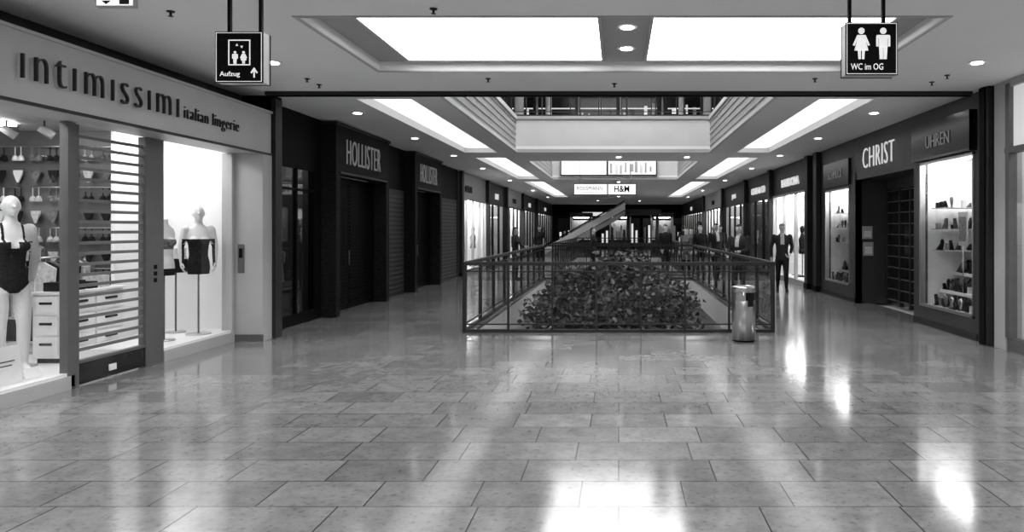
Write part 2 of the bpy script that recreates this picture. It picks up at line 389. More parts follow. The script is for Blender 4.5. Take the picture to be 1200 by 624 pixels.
    if head and skin is M_skin:
        for s in (1,-1): o.sph((s*.03,-.083,1.657),(.012,.007,.006),M_black,8,6); o.box(s*.017,s*.044,-.094,-.084,1.675,1.681,hair or M_hair)
        o.box(-.022,.022,-.101,-.092,1.591,1.595,M_brown)
    k=h/1.755
    Mx=Matrix.Rotation(yaw,4,'Z')@Matrix.Scale(k,4)
    for v in o.bm.verts: v.co=Mx@v.co+Vector(loc)
    return o
D=math.radians
LEAN=((.24,-.05,1.16,.12,-.25,1.12),(.24,-.03,1.15,.2,-.2,1.0))
human('walking_man',(4.28,19,0),yaw=D(-8),h=1.77,step=(-.16,.18),arms=((.26,.05,1.15,.20,-.13,.98),(.27,.08,1.15,.27,.05,.88)),shirt=M_cloth3,hair=M_hairg,bulk=1.12).done()
human('standing_man',(2.85,17.2,0),yaw=D(-30),h=1.74,arms=LEAN,bulk=1.2,shirt=M_cloth3).done()
human('standing_man',(3.05,22.6,0),yaw=D(15),h=1.8,step=(.12,-.12),bulk=1.1,shirt=M_cloth3).done()
human('walking_man',(3.7,26.5,0),yaw=D(0),h=1.76,step=(-.16,.16),bulk=1.1).done()
human('standing_woman',(2.35,25.2,0),yaw=D(-20),h=1.68,long_hair=True,slim=.9,coatlen=.6,coat=M_cloth2).done()
human('standing_man',(1.65,25.6,0),yaw=D(25),h=1.78,bulk=1.05,coat=M_cloth).done()
human('standing_man',(2.8,24.9,0),yaw=D(10),h=1.74,bulk=1.08,coat=M_cloth,hair=M_hairg).done()
human('walking_woman',(2.95,29.5,0),yaw=D(10),h=1.66,step=(.1,-.1),long_hair=True,slim=.9,coatlen=.6,coat=M_cloth2).done()
human('walking_man',(3.2,36,0),yaw=D(180),h=1.78,step=(.15,-.15)).done()
human('walking_woman',(-.9,25.4,0),yaw=D(80),h=1.68,long_hair=True,slim=.9,step=(.1,-.1)).done()
human('standing_woman',(-3.3,23.2,0),yaw=D(70),h=1.68,long_hair=True,slim=.92,arms=((.22,-.08,1.15,.15,-.28,1.12),(.24,-.02,1.14,.22,-.15,.94))).done()
human('walking_man',(-3.6,33,0),yaw=D(0),h=1.76,step=(-.15,.15)).done()
human('visitor_upstairs',(1.2,20.0,4.56),yaw=0,h=1.76).done()
# ------------------------------------------------------------ lingerie shop (left)
o=O('shop_fascia_sign')
o.box(-5.72,-5.2,1.5,10.85,2.75,3.37,M_lgrey)
o.box(-5.22,-5.19,1.5,10.87,2.74,2.77,M_dgrey); o.box(-5.72,-5.18,1.5,10.87,3.37,3.40,M_lgrey)
o.text('ıntımıssımı',(-5.16,6.27,2.95),(0,1,0),2.23,.25,M_letter,.03,bold=-.022,space=1.3)
o.text('italian lingerie',(-5.185,8.66,2.92),(0,1,0),1.24,.2,M_letter,.02,bold=-.015,space=1.12)
o.done()
o=O('wall_left_pier'); o.box(-5.8,-5.2,10.6,10.88,0,2.75,M_lgrey); o.box(-5.81,-5.19,10.59,10.6,0,.1,M_mgrey); o.done()
o=O('wall_left_upper'); o.box(-5.75,-5.66,-6,10.9,3.40,3.65,M_dgrey); o.done()
o=O('wall_left_near'); o.box(-5.8,-5.5,-6,1.2,0,3.65,M_lgrey); o.done()
o=O('column_left'); o.box(-5.75,-5.18,10.9,11.15,0,3.65,M_black); o.box(-5.22,-5.15,10.89,11.1,0,3.6,M_dgrey); o.done()
o=O('shop_window_left')
yA=YL(XL,78); yB=YL(XL,84); yC=YL(XL,170); yD=YL(XL,188); yE=10.58
o.box(XL-.05,XL+.05,1.2,yA,0,.14,M_lgrey); o.box(XL-.05,XL+.05,yD,yE,0,.14,M_lgrey)
for a,b in ((1.2,1.6),(4.4,4.48),(yA-.03,yB)): o.box(XL-.05,XL+.04,a,b,.14,2.74,M_mgrey)
o.box(XL-.08,XL+.04,yC,yD,0,2.74,M_mgrey); 
for zz in (1.0,1.08,1.16): o.box(XL+.04,XL+.05,yC+.1,yC+.15,zz,zz+.05,M_black)
o.box(XL-.05,XL+.04,yE-.06,yE,.14,2.74,M_lgrey)
o.box(XL-.04,XL+.03,yD,yE,.14,.17,M_white); o.box(XL-.04,XL+.03,1.5,yA,.14,.17,M_white)
o.poly([(XL,1.6,.16),(XL,yA,.16),(XL,yA,2.74),(XL,1.6,2.74)],G_win)
o.poly([(XL,yD,.16),(XL,yE,.16),(XL,yE,2.74),(XL,yD,2.74)],G_win)
o.done()
o=O('wall_switch_plate'); o.box(-5.56,-5.47,10.585,10.6,1.0,1.42,M_mgrey); o.box(-5.54,-5.49,10.58,10.585,1.22,1.36,M_black); o.done()
o=O('roller_grille_door')
o.box(XL-.03,XL+.03,yB,yC,.02,.24,M_blackg); o.box(XL-.035,XL+.035,yB,yC,.24,.27,M_mgrey)
z=.36
while z<2.7: 
    o.box(XL-.01,XL+.01,yB+.04,yC-.04,z,z+.034,M_grille); z+=.112
o.box(XL-.04,XL+.04,yB,yB+.05,0,2.73,M_mgrey); o.box(XL-.04,XL+.04,yC-.05,yC,0,2.73,M_mgrey)
o.box(XL+.03,XL+.036,yB+.5,yB+.62,.08,.15,M_white)
o.done()
o=O('shop_interior_left')
o.box(-10.2,-5.72,1.3,10.6,-.04,0.0,M_wall); o.box(-10.2,-10.1,1.3,10.88,0,3.2,M_mgrey); o.box(-7.0,-5.81,10.78,10.88,0,3.2,M_wall); o.box(-10.2,-7.0,10.78,10.88,0,3.2,M_mgrey); o.box(-10.2,-5.81,1.2,1.3,0,3.2,M_wall)
o.box(-10.2,-5.73,1.3,10.88,3.1,3.2,M_lgrey)
o.box(-7.0,-6.95,10.0,10.78,0,3.1,M_wall)
o.box(-6.6,-5.72,1.3,yA-.05,0,.16,M_white); o.box(-6.75,-5.72,yD,10.59,0,.16,M_white); o.box(-6.75,-5.82,10.59,10.78,0,.16,M_white)
o.done()
o=O('shop_ceiling_lamp')
for xa,xb,y0,y1 in ((-6.6,-6.2,9.1,10.5),(-6.35,-6.05,2.5,7.2),(-8.6,-8.3,7,10)): o.box(xa,xb,y0,y1,3.06,3.1,E_disp)
o.done()
def spot_head(o,x,y,z):
    o.cyl((x,y,z),(x,y,z-.1),.012,.012,M_dgrey,8); o.cyl((x-.04,y-.03,z-.1),(x+.08,y+.05,z-.2),.045,.055,M_lgrey,12)
o=O('track_spotlights'); o.box(-5.88,-5.84,2.5,10.5,3.0,3.03,M_dgrey)
for y in (5.6,6.2,6.6,7.0,9.2,9.6,9.9,10.2): spot_head(o,-5.86,y,3.01)
for x in (-7.6,-8.1,-8.7): spot_head(o,x,9.6,3.08)
o.done()
def garment(o,x,y,z,w,h,m,axis='y'):
    P=[(-.5,-.14),(-.12,0),(.12,0),(.5,-.14),(.46,-.45),(.36,-.4),(.42,-1),(-.42,-1),(-.36,-.4),(-.46,-.45)]
    if axis=='y': o.prism([(x-.02,y+a*w,z+b*h) for a,b in P],(.04,0,0),m)
    else: o.prism([(x+a*w,y-.02,z+b*h) for a,b in P],(0,.04,0),m)
    o.cyl((x,y,z),(x,y,z+.06),.004,.004,M_steel,6)
def lingerie(o,x,y,z,w,m):
    # bra: two cups, straps and band on a hanger
    for s in (-1,1):
        o.sph((x+s*w*.24,y,z-.16),(w*.22,.03,w*.24),m,10,7); o.box(x+s*w*.24-.006,x+s*w*.24+.006,y-.005,y+.005,z-.14,z,m)
    o.box(x-w*.5,x+w*.5,y-.006,y+.006,z-.2,z-.16,m); o.box(x-w*.3,x+w*.3,y-.004,y+.004,z,z+.01,M_steel)
    # briefs
    o.prism([(x-w*.38,y-.01,z-.34),(x+w*.38,y-.01,z-.34),(x+w*.34,y-.01,z-.4),(x+w*.06,y-.01,z-.52),(x-w*.06,y-.01,z-.52),(x-w*.34,y-.01,z-.4)],(0,.02,0),m)
def rack(name,x,y0,y1,z,n,hm=.7,mm=(M_cloth,M_cloth2,M_cloth3),turn=False):
    o=O(name)
    L=y1-y0; c=(y0+y1)/2
    def T(a,b): return (x+a,c+b) if not turn else (x+b,c+a)
    p,q=T(0,-L/2),T(0,L/2); o.cyl((*p,z+.06),(*q,z+.06),.012,.012,M_steel,8)
    for b in (-L/2,L/2):
        p=T(0,b); o.cyl((*p,0.003),(*p,z+.06),.014,.014,M_steel,8); a_,b_=T(-.22,b-.02),T(.22,b+.02); o.box(a_[0],b_[0],a_[1],b_[1],0.003,.03,M_steel)
    for i in range(n):
        p=T(0,-L/2+.1+(L-.2)*i/(n-1)); garment(o,p[0],p[1],z,.40,hm*random.uniform(.75,1.1),random.choice(mm),'y' if turn else 'x')
    o.done()
DK=(M_cloth,M_cloth,M_cloth2,M_cloth3)
rack('clothes_rack',-8.2,9.4,10.2,1.45,10,mm=DK); rack('clothes_rack',-7.65,9.5,10.4,1.2,9,.6,mm=DK); rack('clothes_rack',-9.0,9.0,10.4,1.6,14,mm=DK)
rack('clothes_rack',-8.8,4.6,6.6,1.5,14); rack('clothes_rack',-7.2,7.9,8.7,1.25,9,.6)
o=O('wall_hung_lingerie')
for r,z in enumerate((2.85,2.25,1.65,1.05)):
    o.cyl((-10.0,10.7,z+.01),(-7.2,10.7,z+.01),.008,.008,M_steel,6)
    for k in range(11): lingerie(o,-9.9+k*.26,10.7,z,random.uniform(.17,.21),random.choice((M_cloth,M_cloth,M_cloth,M_cloth2,M_cloth3,M_white)))
o.done()
o=O('display_shelf')
for z in (1.95,2.3,2.65): o.box(-10.1,-9.8,5.5,10.6,z,z+.03,M_white)
for k in range(40):
    y=5.6+k*.125; z=random.choice((1.98,2.33,2.68)); o.box(-10.05,-9.85,y,y+.1,z,z+random.uniform(.08,.25),random.choice((M_cloth,M_cloth2,M_cloth3)))
o.done()
o=O('drawer_unit'); o.box(-7.15,-6.8,8.85,9.95,.06,.84,M_white); o.box(-7.12,-6.84,8.88,9.92,0,.06,M_dgrey); o.box(-7.18,-6.76,8.82,9.98,.84,.87,M_white)
for r in range(3):
    for c in range(2):
        y=8.88+c*.54; z=.1+r*.25; o.box(-6.81,-6.775,y,y+.5,z,z+.22,M_white); o.box(-6.777,-6.755,y+.15,y+.36,z+.12,z+.15,M_dgrey)
    o.box(-7.13,-6.83,8.83,8.85,.1+r*.25,.32+r*.25,M_white); o.box(-7.05,-6.9,8.82,8.83,.22+r*.25,.25+r*.25,M_dgrey)
for k in range(4): o.box(-7.1,-6.85,8.95+k*.22,9.1+k*.22,.87,.93+random.random()*.1,random.choice((M_cloth,M_cloth3)))
o.done()
def mf_body(c):
    x,y,z=c
    if z<1.5 and abs(x)<.17:
        if .80+.9*max(0,abs(x)-.03)<z<1.14: return M_cloth
        if 1.14<=z<1.30 and (y<.0 or z<1.2): return M_cloth if not(abs(x)<.03 and z>1.24) else M_mann
        if z>=1.3 and .07<abs(x)<.09 : return M_cloth
    return M_mann
o=human('shop_mannequin',(-6.05,7.22,.19),yaw=D(55),h=1.79,skin=M_mann,hair=None,slim=.84,matf=mf_body,arms=((.22,.09,1.16,.20,.12,.93),(.22,.09,1.16,.20,.12,.93)),vox=.011)
o.cyl((-6.05,7.22,.162),(-6.05,7.22,.185),.2,.2,M_steel,24); o.done()
def pole(o,x,y,z0,z1,r=.16):
    o.cyl((x,y,z0),(x,y,z0+.015),r,r,M_steel,24); o.cyl((x,y,z0),(x,y,z1),.012,.012,M_mgrey,10)
def mf2(c):
    x,y,z=c
    if z<1.5 and abs(x)<.2 and (.84<z<1.22 or (z<1.29 and y<0)): return M_cloth
    return M_mann
o=human('shop_mannequin_bust',(-5.92,10.22,.20),yaw=D(35),h=1.77,skin=M_mann,hair=None,slim=.86,matf=mf2,legs=False,arms=((.21,.05,1.18,.2,.0,.97),(.21,.05,1.18,.2,.0,.97)),vox=.011)
pole(o,-5.92,10.22,.162,1.05); o.done()
o=human('shop_mannequin_bust',(-6.03,9.62,.25),yaw=D(45),h=1.7,skin=M_mann,hair=None,slim=.8,matf=lambda c:(M_cloth2 if c[2]>1.16 and c[2]<1.3 and c[1]<0 else (M_cloth if c[2]<.9 else M_mann)),legs=False,doarms=False,head=False,vox=.011)
pole(o,-6.03,9.62,.162,1.05,.13); o.done()
o=human('shop_mannequin_hips',(-6.35,10.4,.22),yaw=D(30),h=1.75,skin=M_mann,hair=None,slim=.95,matf=lambda c:(M_cloth if c[2]<1.0 else M_mann),legs=False,doarms=False,head=False,vox=.011,zcut=1.2)
pole(o,-6.35,10.4,.162,1.05,.13); o.done()
o=O('price_card_stand')
for x,y,w,h in ((-5.78,6.66,.38,.36),(-5.8,7.1,.2,.1)):
    o.prism([(x,y,.165),(x,y+w,.165),(x-.04,y+w,.165+h),(x-.04,y,.165+h)],(-.012,0,0),M_white)
    o.box(x-.1,x-.01,y+.05,y+.07,.162,.2,M_white)
for k in range(3): o.box(-5.80,-5.796,6.8,6.96-.03*k,.38-.04*k,.39-.04*k,M_dgrey)
o.done()
# ------------------------------------------------------------ generic lit shopfront
def shopfront(side,X,y0,y1,frame,fascia,lum,txt='',tm=None,zb=.15,zt=2.7,depth=1.4,step=1.4,goods=1,wallm=None,th=.25,tw=None,tf=.5,ztxt=2.95):
    s=side; tm=tm or M_letterw; wallm=wallm or M_wall
    o=O('shopfront')
    o.box(X,X+s*.12,y0,y1,zt,CZ-.01,fascia); o.box(X,X+s*.12,y0,y1,0,zb,frame); o.box(X-s*.03,X,y0,y1,zt-.03,zt+.04,frame)
    n=max(1,round((y1-y0)/step))
    for i in range(n+1):
        y=y0+(y1-y0)*i/n; w=.05 if 0<i<n else .09
        o.box(X-s*.02,X+s*.08,max(y0,y-w/2),min(y1,y+w/2),zb,zt,frame)
    o.poly([(X+s*.03,y0,zb),(X+s*.03,y1,zb),(X+s*.03,y1,zt),(X+s*.03,y0,zt)],G_win)
    x1=X+s*depth
    o.box(x1,x1+s*.08,y0,y1,0,3.0,wallm); o.box(X+s*.1,x1,y0,y0+.05,0,3.0,wallm); o.box(X+s*.1,x1,y1-.05,y1,0,3.0,wallm)
    o.box(X+s*.12,x1,y0,y1,zb-.1,zb-.02,wallm); o.box(X+s*.12,x1,y0,y1,zt+.08,zt+.14,wallm)
    o.box(X+s*.35,X+s*.75,y0+.2,y1-.2,zt+.04,zt+.08,lum)
    if goods:
        for z in (.55,1.0,1.45,1.9):
            o.box(x1-s*.3,x1,y0+.1,y1-.1,z,z+.02,M_mgrey)
            y=y0+.15
            while y<y1-.3:
                w=random.uniform(.06,.25); o.box(x1-s*.25,x1-s*.05,y,y+w,z+.02,z+random.uniform(.1,.35),random.choice((M_cloth,M_cloth2,M_cloth3,M_dgrey,M_black))); y+=w+random.uniform(.02,.12)
        y=y0+.4
        while y<y1-.3:
            xx=X+s*random.uniform(.35,.7)
            o.loft([(xx,y,zb-.02,.16,.16),(xx,y,zb+.02,.16,.16),(xx,y,zb+.03,.015,.015),(xx,y,.85,.015,.015),(xx,y,.86,.11,.14),(xx,y,1.05,.09,.12),(xx,y,1.3,.11,.17),(xx,y,1.42,.06,.1),(xx,y,1.5,.04,.04),(xx,y,1.56,.07,.06),(xx,y,1.66,.08,.07),(xx,y,1.74,.03,.03)],random.choice((M_cloth,M_cloth2,M_cloth3)),12)
            y+=random.uniform(.7,1.3)
    if txt:
        L=tw or min((y1-y0)*.7,len(txt)*.2); yc=y0+(y1-y0)*tf
        org=(X-s*.03,yc-L/2 if s<0 else yc+L/2,ztxt)
        o.text(txt,org,(0,1 if s<0 else -1,0),L,th,tm,.04)
    return o
# ------------------------------------------------------------ dark fashion store (left)
o=O('wall_left_dark_shop')
P1=(13.6,16.3); P2=(18.8,21.2)
o.grid('YZ',11.15,24.8,0,CZ,XH-.15,XH,[(11.5,13.2,.15,2.72),(P1[0],P1[1],0,2.72),(P2[0],P2[1],0,2.72)],M_black)
o.box(XH-1.2,XH-1.1,11.15,13.5,0,3,M_mgrey); o.box(XH-1.1,XH-.15,11.15,13.5,0,.12,M_dgrey); o.box(XH-1.1,XH-.15,13.4,13.5,0,3,M_mgrey); o.box(XH-1.1,XH-.15,11.15,11.25,0,3,M_dgrey);o.box(XH-1.1,XH-.15,11.15,13.5,2.9,3,M_black)
o.box(XH-.7,XH-.5,11.5,13.2,2.86,2.9,E_shopd)
o.done()
o=O('window_1')
o.poly([(XH-.03,11.5,.15),(XH-.03,13.2,.15),(XH-.03,13.2,2.72),(XH-.03,11.5,2.72)],G_dark)
for y in (11.5,12.36,13.15): o.box(XH-.05,XH+.01,y,y+.05,.15,2.72,M_black)
for z in (.15,2.3,2.68): o.box(XH-.05,XH+.01,11.5,13.2,z,z+.04,M_black)
o.done()
rack('clothes_rack',XH-.72,11.7,13.2,1.3,12,.6,mm=(M_cloth2,M_cloth,M_lgrey))
def portal(y0,y1):
    o=O('shop_portal'); xo=-5.22
    o.box(XH,xo,y0-.2,y0,0,3.58,M_brick); o.box(XH,xo,y1,y1+.2,0,3.58,M_brick); o.box(XH,xo,y0,y1,2.72,3.58,M_brick)
    o.box(XH,xo+.03,y0-.22,y1+.22,3.58,3.63,M_dgrey); o.box(XH,xo+.02,y0-.02,y1+.02,2.68,2.72,M_dgrey)
    L=(y1-y0)*.72
    o.text('HOLLISTER',(xo+.02,(y0+y1)/2-L/2-.1,2.88),(0,1,0),L,.48,M_letterg,.02,bold=-.015,space=1.1)
    for a,b in ((y0,(y0+y1)/2-.01),((y0+y1)/2+.01,y1)):
        o.box(XH-.12,XH-.08,a,b,0,2.68,M_black)
        z=.1
        while z<2.6: o.box(XH-.08,XH-.06,a+.06,b-.06,z,z+.03,M_black); z+=.075
    o.cyl((XH-.03,(y0+y1)/2-.06,.9),(XH-.03,(y0+y1)/2-.06,1.2),.012,.012,M_mgrey,8)
    o.done()
portal(*P1); portal(*P2)
o=O('wall_panel_slatted')
for y0,y1 in ((16.7,18.4),(21.7,24.4)):
    o.box(XH,XH+.05,y0,y1,0,2.6,M_dgrey)
    z=.1
    while z<2.5: o.box(XH+.05,XH+.07,y0+.08,y1-.08,z,z+.05,M_brown); z+=.11
o.done()
o=shopfront(-1,XH,25.0,30,M_lgrey,M_lgrey,E_shop,'OUTLET',M_letter,step=1.2,tf=.3); o.done()
o=shopfront(-1,XH,30.2,35,M_dgrey,M_dgrey,E_shopd,'MODE',None); o.done()
o=shopfront(-1,XH,35.2,41,M_dgrey,M_lgrey,E_shop,'SCHUHE',M_letter); o.done()
o=shopfront(-1,XH,41.2,48,M_dgrey,M_dgrey,E_shopd,'OPTIK',None); o.done()
o=shopfront(-1,XH,48.2,60,M_dgrey,M_dgrey,E_shopd,'SPORT',None); o.done()
for y in (25.0,30.1,35.1,41.1,48.1):
    o=O('pilaster'); o.box(XH+.035,XH+.15,y-.15,y+.15,0,CZ-.01,M_dgrey); o.box(XH+.035,XH+.17,y-.17,y+.17,0,.12,M_black); o.done()
# ------------------------------------------------------------ right side
o=O('shop_window_right')
o.box(XR,XR+.1,1.5,9.8,0,.18,M_mgrey); 
for y in (1.5,4.2,7.0,9.7): o.box(XR-.03,XR+.08,y,y+.1,.18,3.6,M_mgrey)
o.box(XR-.04,XR+.08,1.5,9.8,2.66,2.74,M_mgrey); o.box(XR-.02,XR+.08,1.5,9.8,3.55,3.65,M_lgrey)
o.box(XR+.03,XR+.05,1.6,9.7,2.74,3.55,M_backlit)
o.poly([(XR+.02,1.5,.18),(XR+.02,9.7,.18),(XR+.02,9.7,2.66),(XR+.02,1.5,2.66)],G_win)
o.box(XR-.02,XR+.2,9.8,10.1,0,CZ,M_lgrey)
for y in (8.6,9.0,9.3): o.text('N',(XR+.01,y,1.2+(y-8.6)),(0,-1,0),.12,.12,M_dgrey,.004)
o.done()
o=O('wall_right_near'); o.box(XR,XR+.3,-6,1.5,0,3.65,M_lgrey); o.done()
o=O('shop_interior_right'); o.box(XR+1.6,XR+1.7,1.6,10.1,0,3.2,M_wall); o.box(XR+.22,XR+1.6,10.0,10.1,0,3.2,M_wall); o.box(XR+.12,XR+1.6,1.5,1.6,0,3.2,M_lgrey)
o.box(XR+.12,XR+1.6,1.6,10.0,0,.12,M_lgrey); o.box(XR+.12,XR+1.6,1.6,10.0,3.0,3.1,M_wall); o.box(XR+.3,XR+.6,2,9.6,2.96,3.0,E_shopd); o.done()
o=O('column_right'); o.box(XR-.08,XR+.4,10.15,10.42,0,CZ,M_dgrey); o.box(XR-.1,XR-.08,10.22,10.36,0,CZ,M_black); o.done()
o=O('jewellery_shopfront')
yw0,yw1=10.68,12.6
o.grid('YZ',10.42,12.9,0,CZ,XR,XR+.12,[(yw0,yw1,.32,2.78)],M_brown)
o.grid('YZ',16.0,18.8,0,CZ,XR,XR+.12,[(16.45,18.35,.35,2.6)],M_brown)
o.box(XR,XR+.12,12.9,16,2.72,CZ,M_brown)
o.box(XR+.12,XR+1.3,12.85,12.95,0,2.9,M_brown); o.box(XR+.0,XR+1.3,16.0,16.1,0,2.9,M_brown); o.box(XR+.12,XR+1.3,12.9,16,2.72,2.8,M_brown)
o.box(XR-.12,XR,10.62,12.72,2.8,3.4,M_blackg); o.box(XR-.13,XR-.12,10.62,12.72,2.8,2.83,M_mgrey); o.box(XR-.06,XR,16.4,18.4,2.65,3.25,M_blackg)
o.text('UHREN',(XR-.13,12.1,2.98),(0,-1,0),.85,.2,M_letterg,.012,bold=-.015)
o.text('CHRIST',(XR-.03,15.5,2.93),(0,-1,0),1.75,.42,M_letterw,.02,bold=-.02,space=1.1)
o.text('SCHMUCK',(XR-.07,17.95,2.85),(0,-1,0),1.1,.2,M_letterg,.012,bold=-.015)
for a,b,z0,z1 in ((yw0,yw1,.32,2.78),(16.45,18.35,.35,2.6)):
    for y in (a,b-.04): o.box(XR-.03,XR+.06,y,y+.04,z0,z1,M_steel)
    for z in (z0,z1-.04): o.box(XR-.03,XR+.06,a,b,z,z+.04,M_steel)
    o.poly([(XR+.02,a,z0),(XR+.02,b,z0),(XR+.02,b,z1),(XR+.02,a,z1)],G_win)
    o.box(XR+.9,XR+1.0,a-.1,b+.1,0,3,M_wall); o.box(XR+.12,XR+.9,a-.15,a-.05,0,3,M_wall); o.box(XR+.12,XR+.9,b+.05,b+.15,0,3,M_wall)
    o.box(XR+.12,XR+.9,a-.1,b+.1,z0-.1,z0-.02,M_wall); o.box(XR+.12,XR+.9,a-.1,b+.1,z1+.06,z1+.1,M_wall); o.box(XR+.2,XR+.5,a+.1,b-.1,z1+.02,z1+.06,E_disp)
o.box(XR-.02,XR,10.6,12.9,0,.1,M_dgrey); o.box(XR-.02,XR,16.1,18.8,0,.1,M_dgrey)
o.done()
o=O('plaque'); 
for z0,z1,x0 in ((1.42,1.7,.12),(1.05,1.35,.14)): o.box(XR+x0,XR+x0+.22,15.975,15.995,z0,z1,M_lgrey); o.box(XR+x0+.03,XR+x0+.19,15.97,15.975,z0+.04,z1-.1,M_white)
o.done()
o=O('door_1')
xd=XR+.65
o.box(xd,xd+.06,13.0,15.95,2.5,2.72,M_brown)
for y in (13.0,14.3,14.6,15.15,15.85): o.box(xd-.03,xd+.06,y,y+.06,0,2.5,M_dgrey)
for k in range(11): o.box(xd-.02,xd+.04,14.3,15.9,.1+k*.235,.12+k*.235,M_mgrey)
o.poly([(xd+.02,13,0),(xd+.02,15.95,0),(xd+.02,15.95,2.5),(xd+.02,13,2.5)],G_win)
o.box(xd+.5,xd+.58,13,15.95,0,2.72,M_dgrey)
o.done()
def watch_item(o,x,y,z,sc=1.0):
    t=random.random(); h=random.uniform(.08,.2)*sc
    if t<.35:
        o.cyl((x,y,z),(x,y,z+.02),.045,.045,M_black,10); o.cyl((x,y,z+.02),(x-.02,y,z+.02+h),.036,.026,M_black,10)
    elif t<.6: o.prism([(x,y-.04,z),(x+.08,y-.04,z),(x+.08,y-.04,z+.02+h)],(0,.08,0),random.choice((M_black,M_dgrey)))
    elif t<.8:
        o.cyl((x,y,z),(x,y,z+.012),.04,.04,M_black,10); o.loft([(x,y,z+.012,.012,.012),(x,y,z+.07,.02,.045),(x,y,z+.15,.025,.065),(x,y,z+.19,.012,.03)],random.choice((M_black,M_mgrey,M_steel)),10)
    else: o.box(x,x+.06,y-.04,y+.04,z,z+.02+h*.6,random.choice((M_black,M_lgrey,M_steel)))
def jewel_display(y0,y1,zb,x0,top):
    o=O('jewellery_display')
    tiers=[(zb,.0,.5),(zb+.25,.22,.75),(zb+.55,.42,.78)]
    for z,xa,xb in tiers:
        o.box(x0+xa+.05,x0+xb+.05,y0+.02,y1-.02,z-.02 if z>zb else z,z+.03,M_white)
        y=y0+.07
        while y<y1-.08:
            for xx in (xa+.08,xa+.17,xa+.26): watch_item(o,x0+xx+random.uniform(0,.04),y,z+.03)
            y+=random.uniform(.09,.14)
    zz=zb+.95
    while zz<top-.5:
        # glass shelves: along the back and across the far end
        o.box(x0+.5,x0+.85,y0+.1,y1-.55,zz,zz+.012,M_lgrey); o.box(x0+.12,x0+.85,y1-.5,y1-.04,zz,zz+.012,M_lgrey)
        y=y0+.2
        while y<y1-.6:
            if random.random()<.85: watch_item(o,x0+.66,y,zz+.012)
            y+=.17
        for a in (.17,.33,.5,.68):
            for b in (.12,.34):
                if random.random()<.85: watch_item(o,x0+a,y1-b,zz+.012,.9)
        zz+=.36
    ym=(y0+y1)/2
    for yy in (ym-.5,ym+.0): o.box(x0+.3,x0+.32,yy,yy+.3,zb+1.05,zb+1.6,M_lgrey); o.box(x0+.29,x0+.3,yy+.04,yy+.26,zb+1.12,zb+1.52,M_cloth2); o.cyl((x0+.31,yy+.15,zb+1.05),(x0+.31,yy+.15,zb+.28),.01,.01,M_steel,8)
    o.done()
jewel_display(10.72,12.6,.32,XR+.05,2.78); jewel_display(16.45,18.35,.35,XR+.05,2.6)
for y in (19.0,19.9):
    o=O('pilaster'); o.box(XR-.12,XR-.005,y-.15,y+.15,0,CZ-.01,M_dgrey); o.box(XR-.14,XR-.005,y-.17,y+.17,0,.15,M_black); o.done()
o=O('wall_panel_right'); o.box(XR,XR+.1,18.8,20.1,0,CZ-.01,M_black); o.done()
o=shopfront(1,XR,20.1,24.6,M_lgrey,M_dgrey,E_shop,'PANDORA',None,tf=.45,tw=2.2); o.done()
o=shopfront(1,XR,24.9,29.5,M_dgrey,M_dgrey,E_shopd,'GOLD & CO',None,tw=2.6,wallm=M_mgrey); o.done()
o=shopfront(1,XR,29.8,36,M_dgrey,M_dgrey,E_shopd,'JEANS',None); o.done()
o=shopfront(1,XR,36.3,44,M_dgrey,M_lgrey,E_shop,'BOOKS',M_letter); o.done()
o=shopfront(1,XR,44.3,60,M_dgrey,M_dgrey,E_shopd,'MARKT',None); o.done()
for y in (24.75,29.65,36.15,44.15):
    o=O('pilaster'); o.box(XR-.15,XR-.035,y-.15,y+.15,0,CZ-.01,M_dgrey); o.box(XR-.17,XR-.035,y-.17,y+.17,0,.12,M_black); o.done()
# ------------------------------------------------------------ far end
o=O('wall_back'); o.box(-5.75,5.6,60.3,60.5,0,CZ,M_black)
for k in range(6):
    x=-5+k*1.75; o.box(x,x+1.5,60.2,60.3,.2,2.5,M_blackg)
    for j in range(4): xx=x+.1+j*.35; o.box(xx,xx+.16,60.12,60.2,.4,1.2+random.random(),E_up if random.random()<.5 else M_cloth3)
o.box(-3,-.6,60.1,60.25,2.7,3.0,E_up)
o.done()
o=O('wall_back_near'); o.box(-5.8,5.6,-6.2,-6,0,3.9,M_lgrey); o.done()
for x in (-3.2,-.6,2.2):
    o=O('display_kiosk'); o.box(x,x+1.4,48,49.5,0,.9,M_dgrey); o.box(x-.05,x+1.45,47.95,49.55,2.4,2.7,M_dgrey)
    for a in (x,x+1.35):
        for b in (48,49.45): o.box(a,a+.05,b,b+.05,.9,2.4,M_steel)
    o.box(x+.1,x+1.3,48.7,48.8,.95,2.2,M_cloth2); o.box(x+.2,x+1.2,48.2,48.6,2.35,2.4,E_disp)
    for k in range(6): o.box(x+.1+k*.2,x+.22+k*.2,48.2,48.35,.9,1.1+random.random()*.8,random.choice((M_cloth3,M_cloth2,M_white,M_black)))
    o.done()
o=O('escalator')
def esc(xz0,xz1,y,m,hh,t=.06):
    (xa,za),(xb,zb)=xz0,xz1
    o.prism([(xa,y,za),(xb,y,zb),(xb,y,zb+hh),(xa,y,za+hh)],(0,t,0),m)
A=(-4.6,.0);B=(.4,2.85); EY=44.5
for y in (EY-.1,EY+1.0):
    esc((A[0],A[1]+.02),(B[0],B[1]-.02),y,M_white,.4); esc((A[0],A[1]+.42),(B[0],B[1]+.38-.05),y+.02,G_rail,.15,.01); esc((A[0],A[1]+.55),(B[0],B[1]+.5),y-.01,M_black,.06,.08)
o.prism([(A[0],EY-.04,A[1]),(B[0],EY-.04,B[1]-.1),(B[0],EY-.04,B[1]-.4),(A[0]+.5,EY-.04,A[1])],(0,1.04,0),M_lgrey)
n=26
for k in range(n):
    x=A[0]+.1+k*(B[0]-A[0]-.3)/n; z=.1+k*(B[1]-.1)/n; o.box(x,x+.22,EY-.03,EY+.98,z,z+.12,M_dgrey)
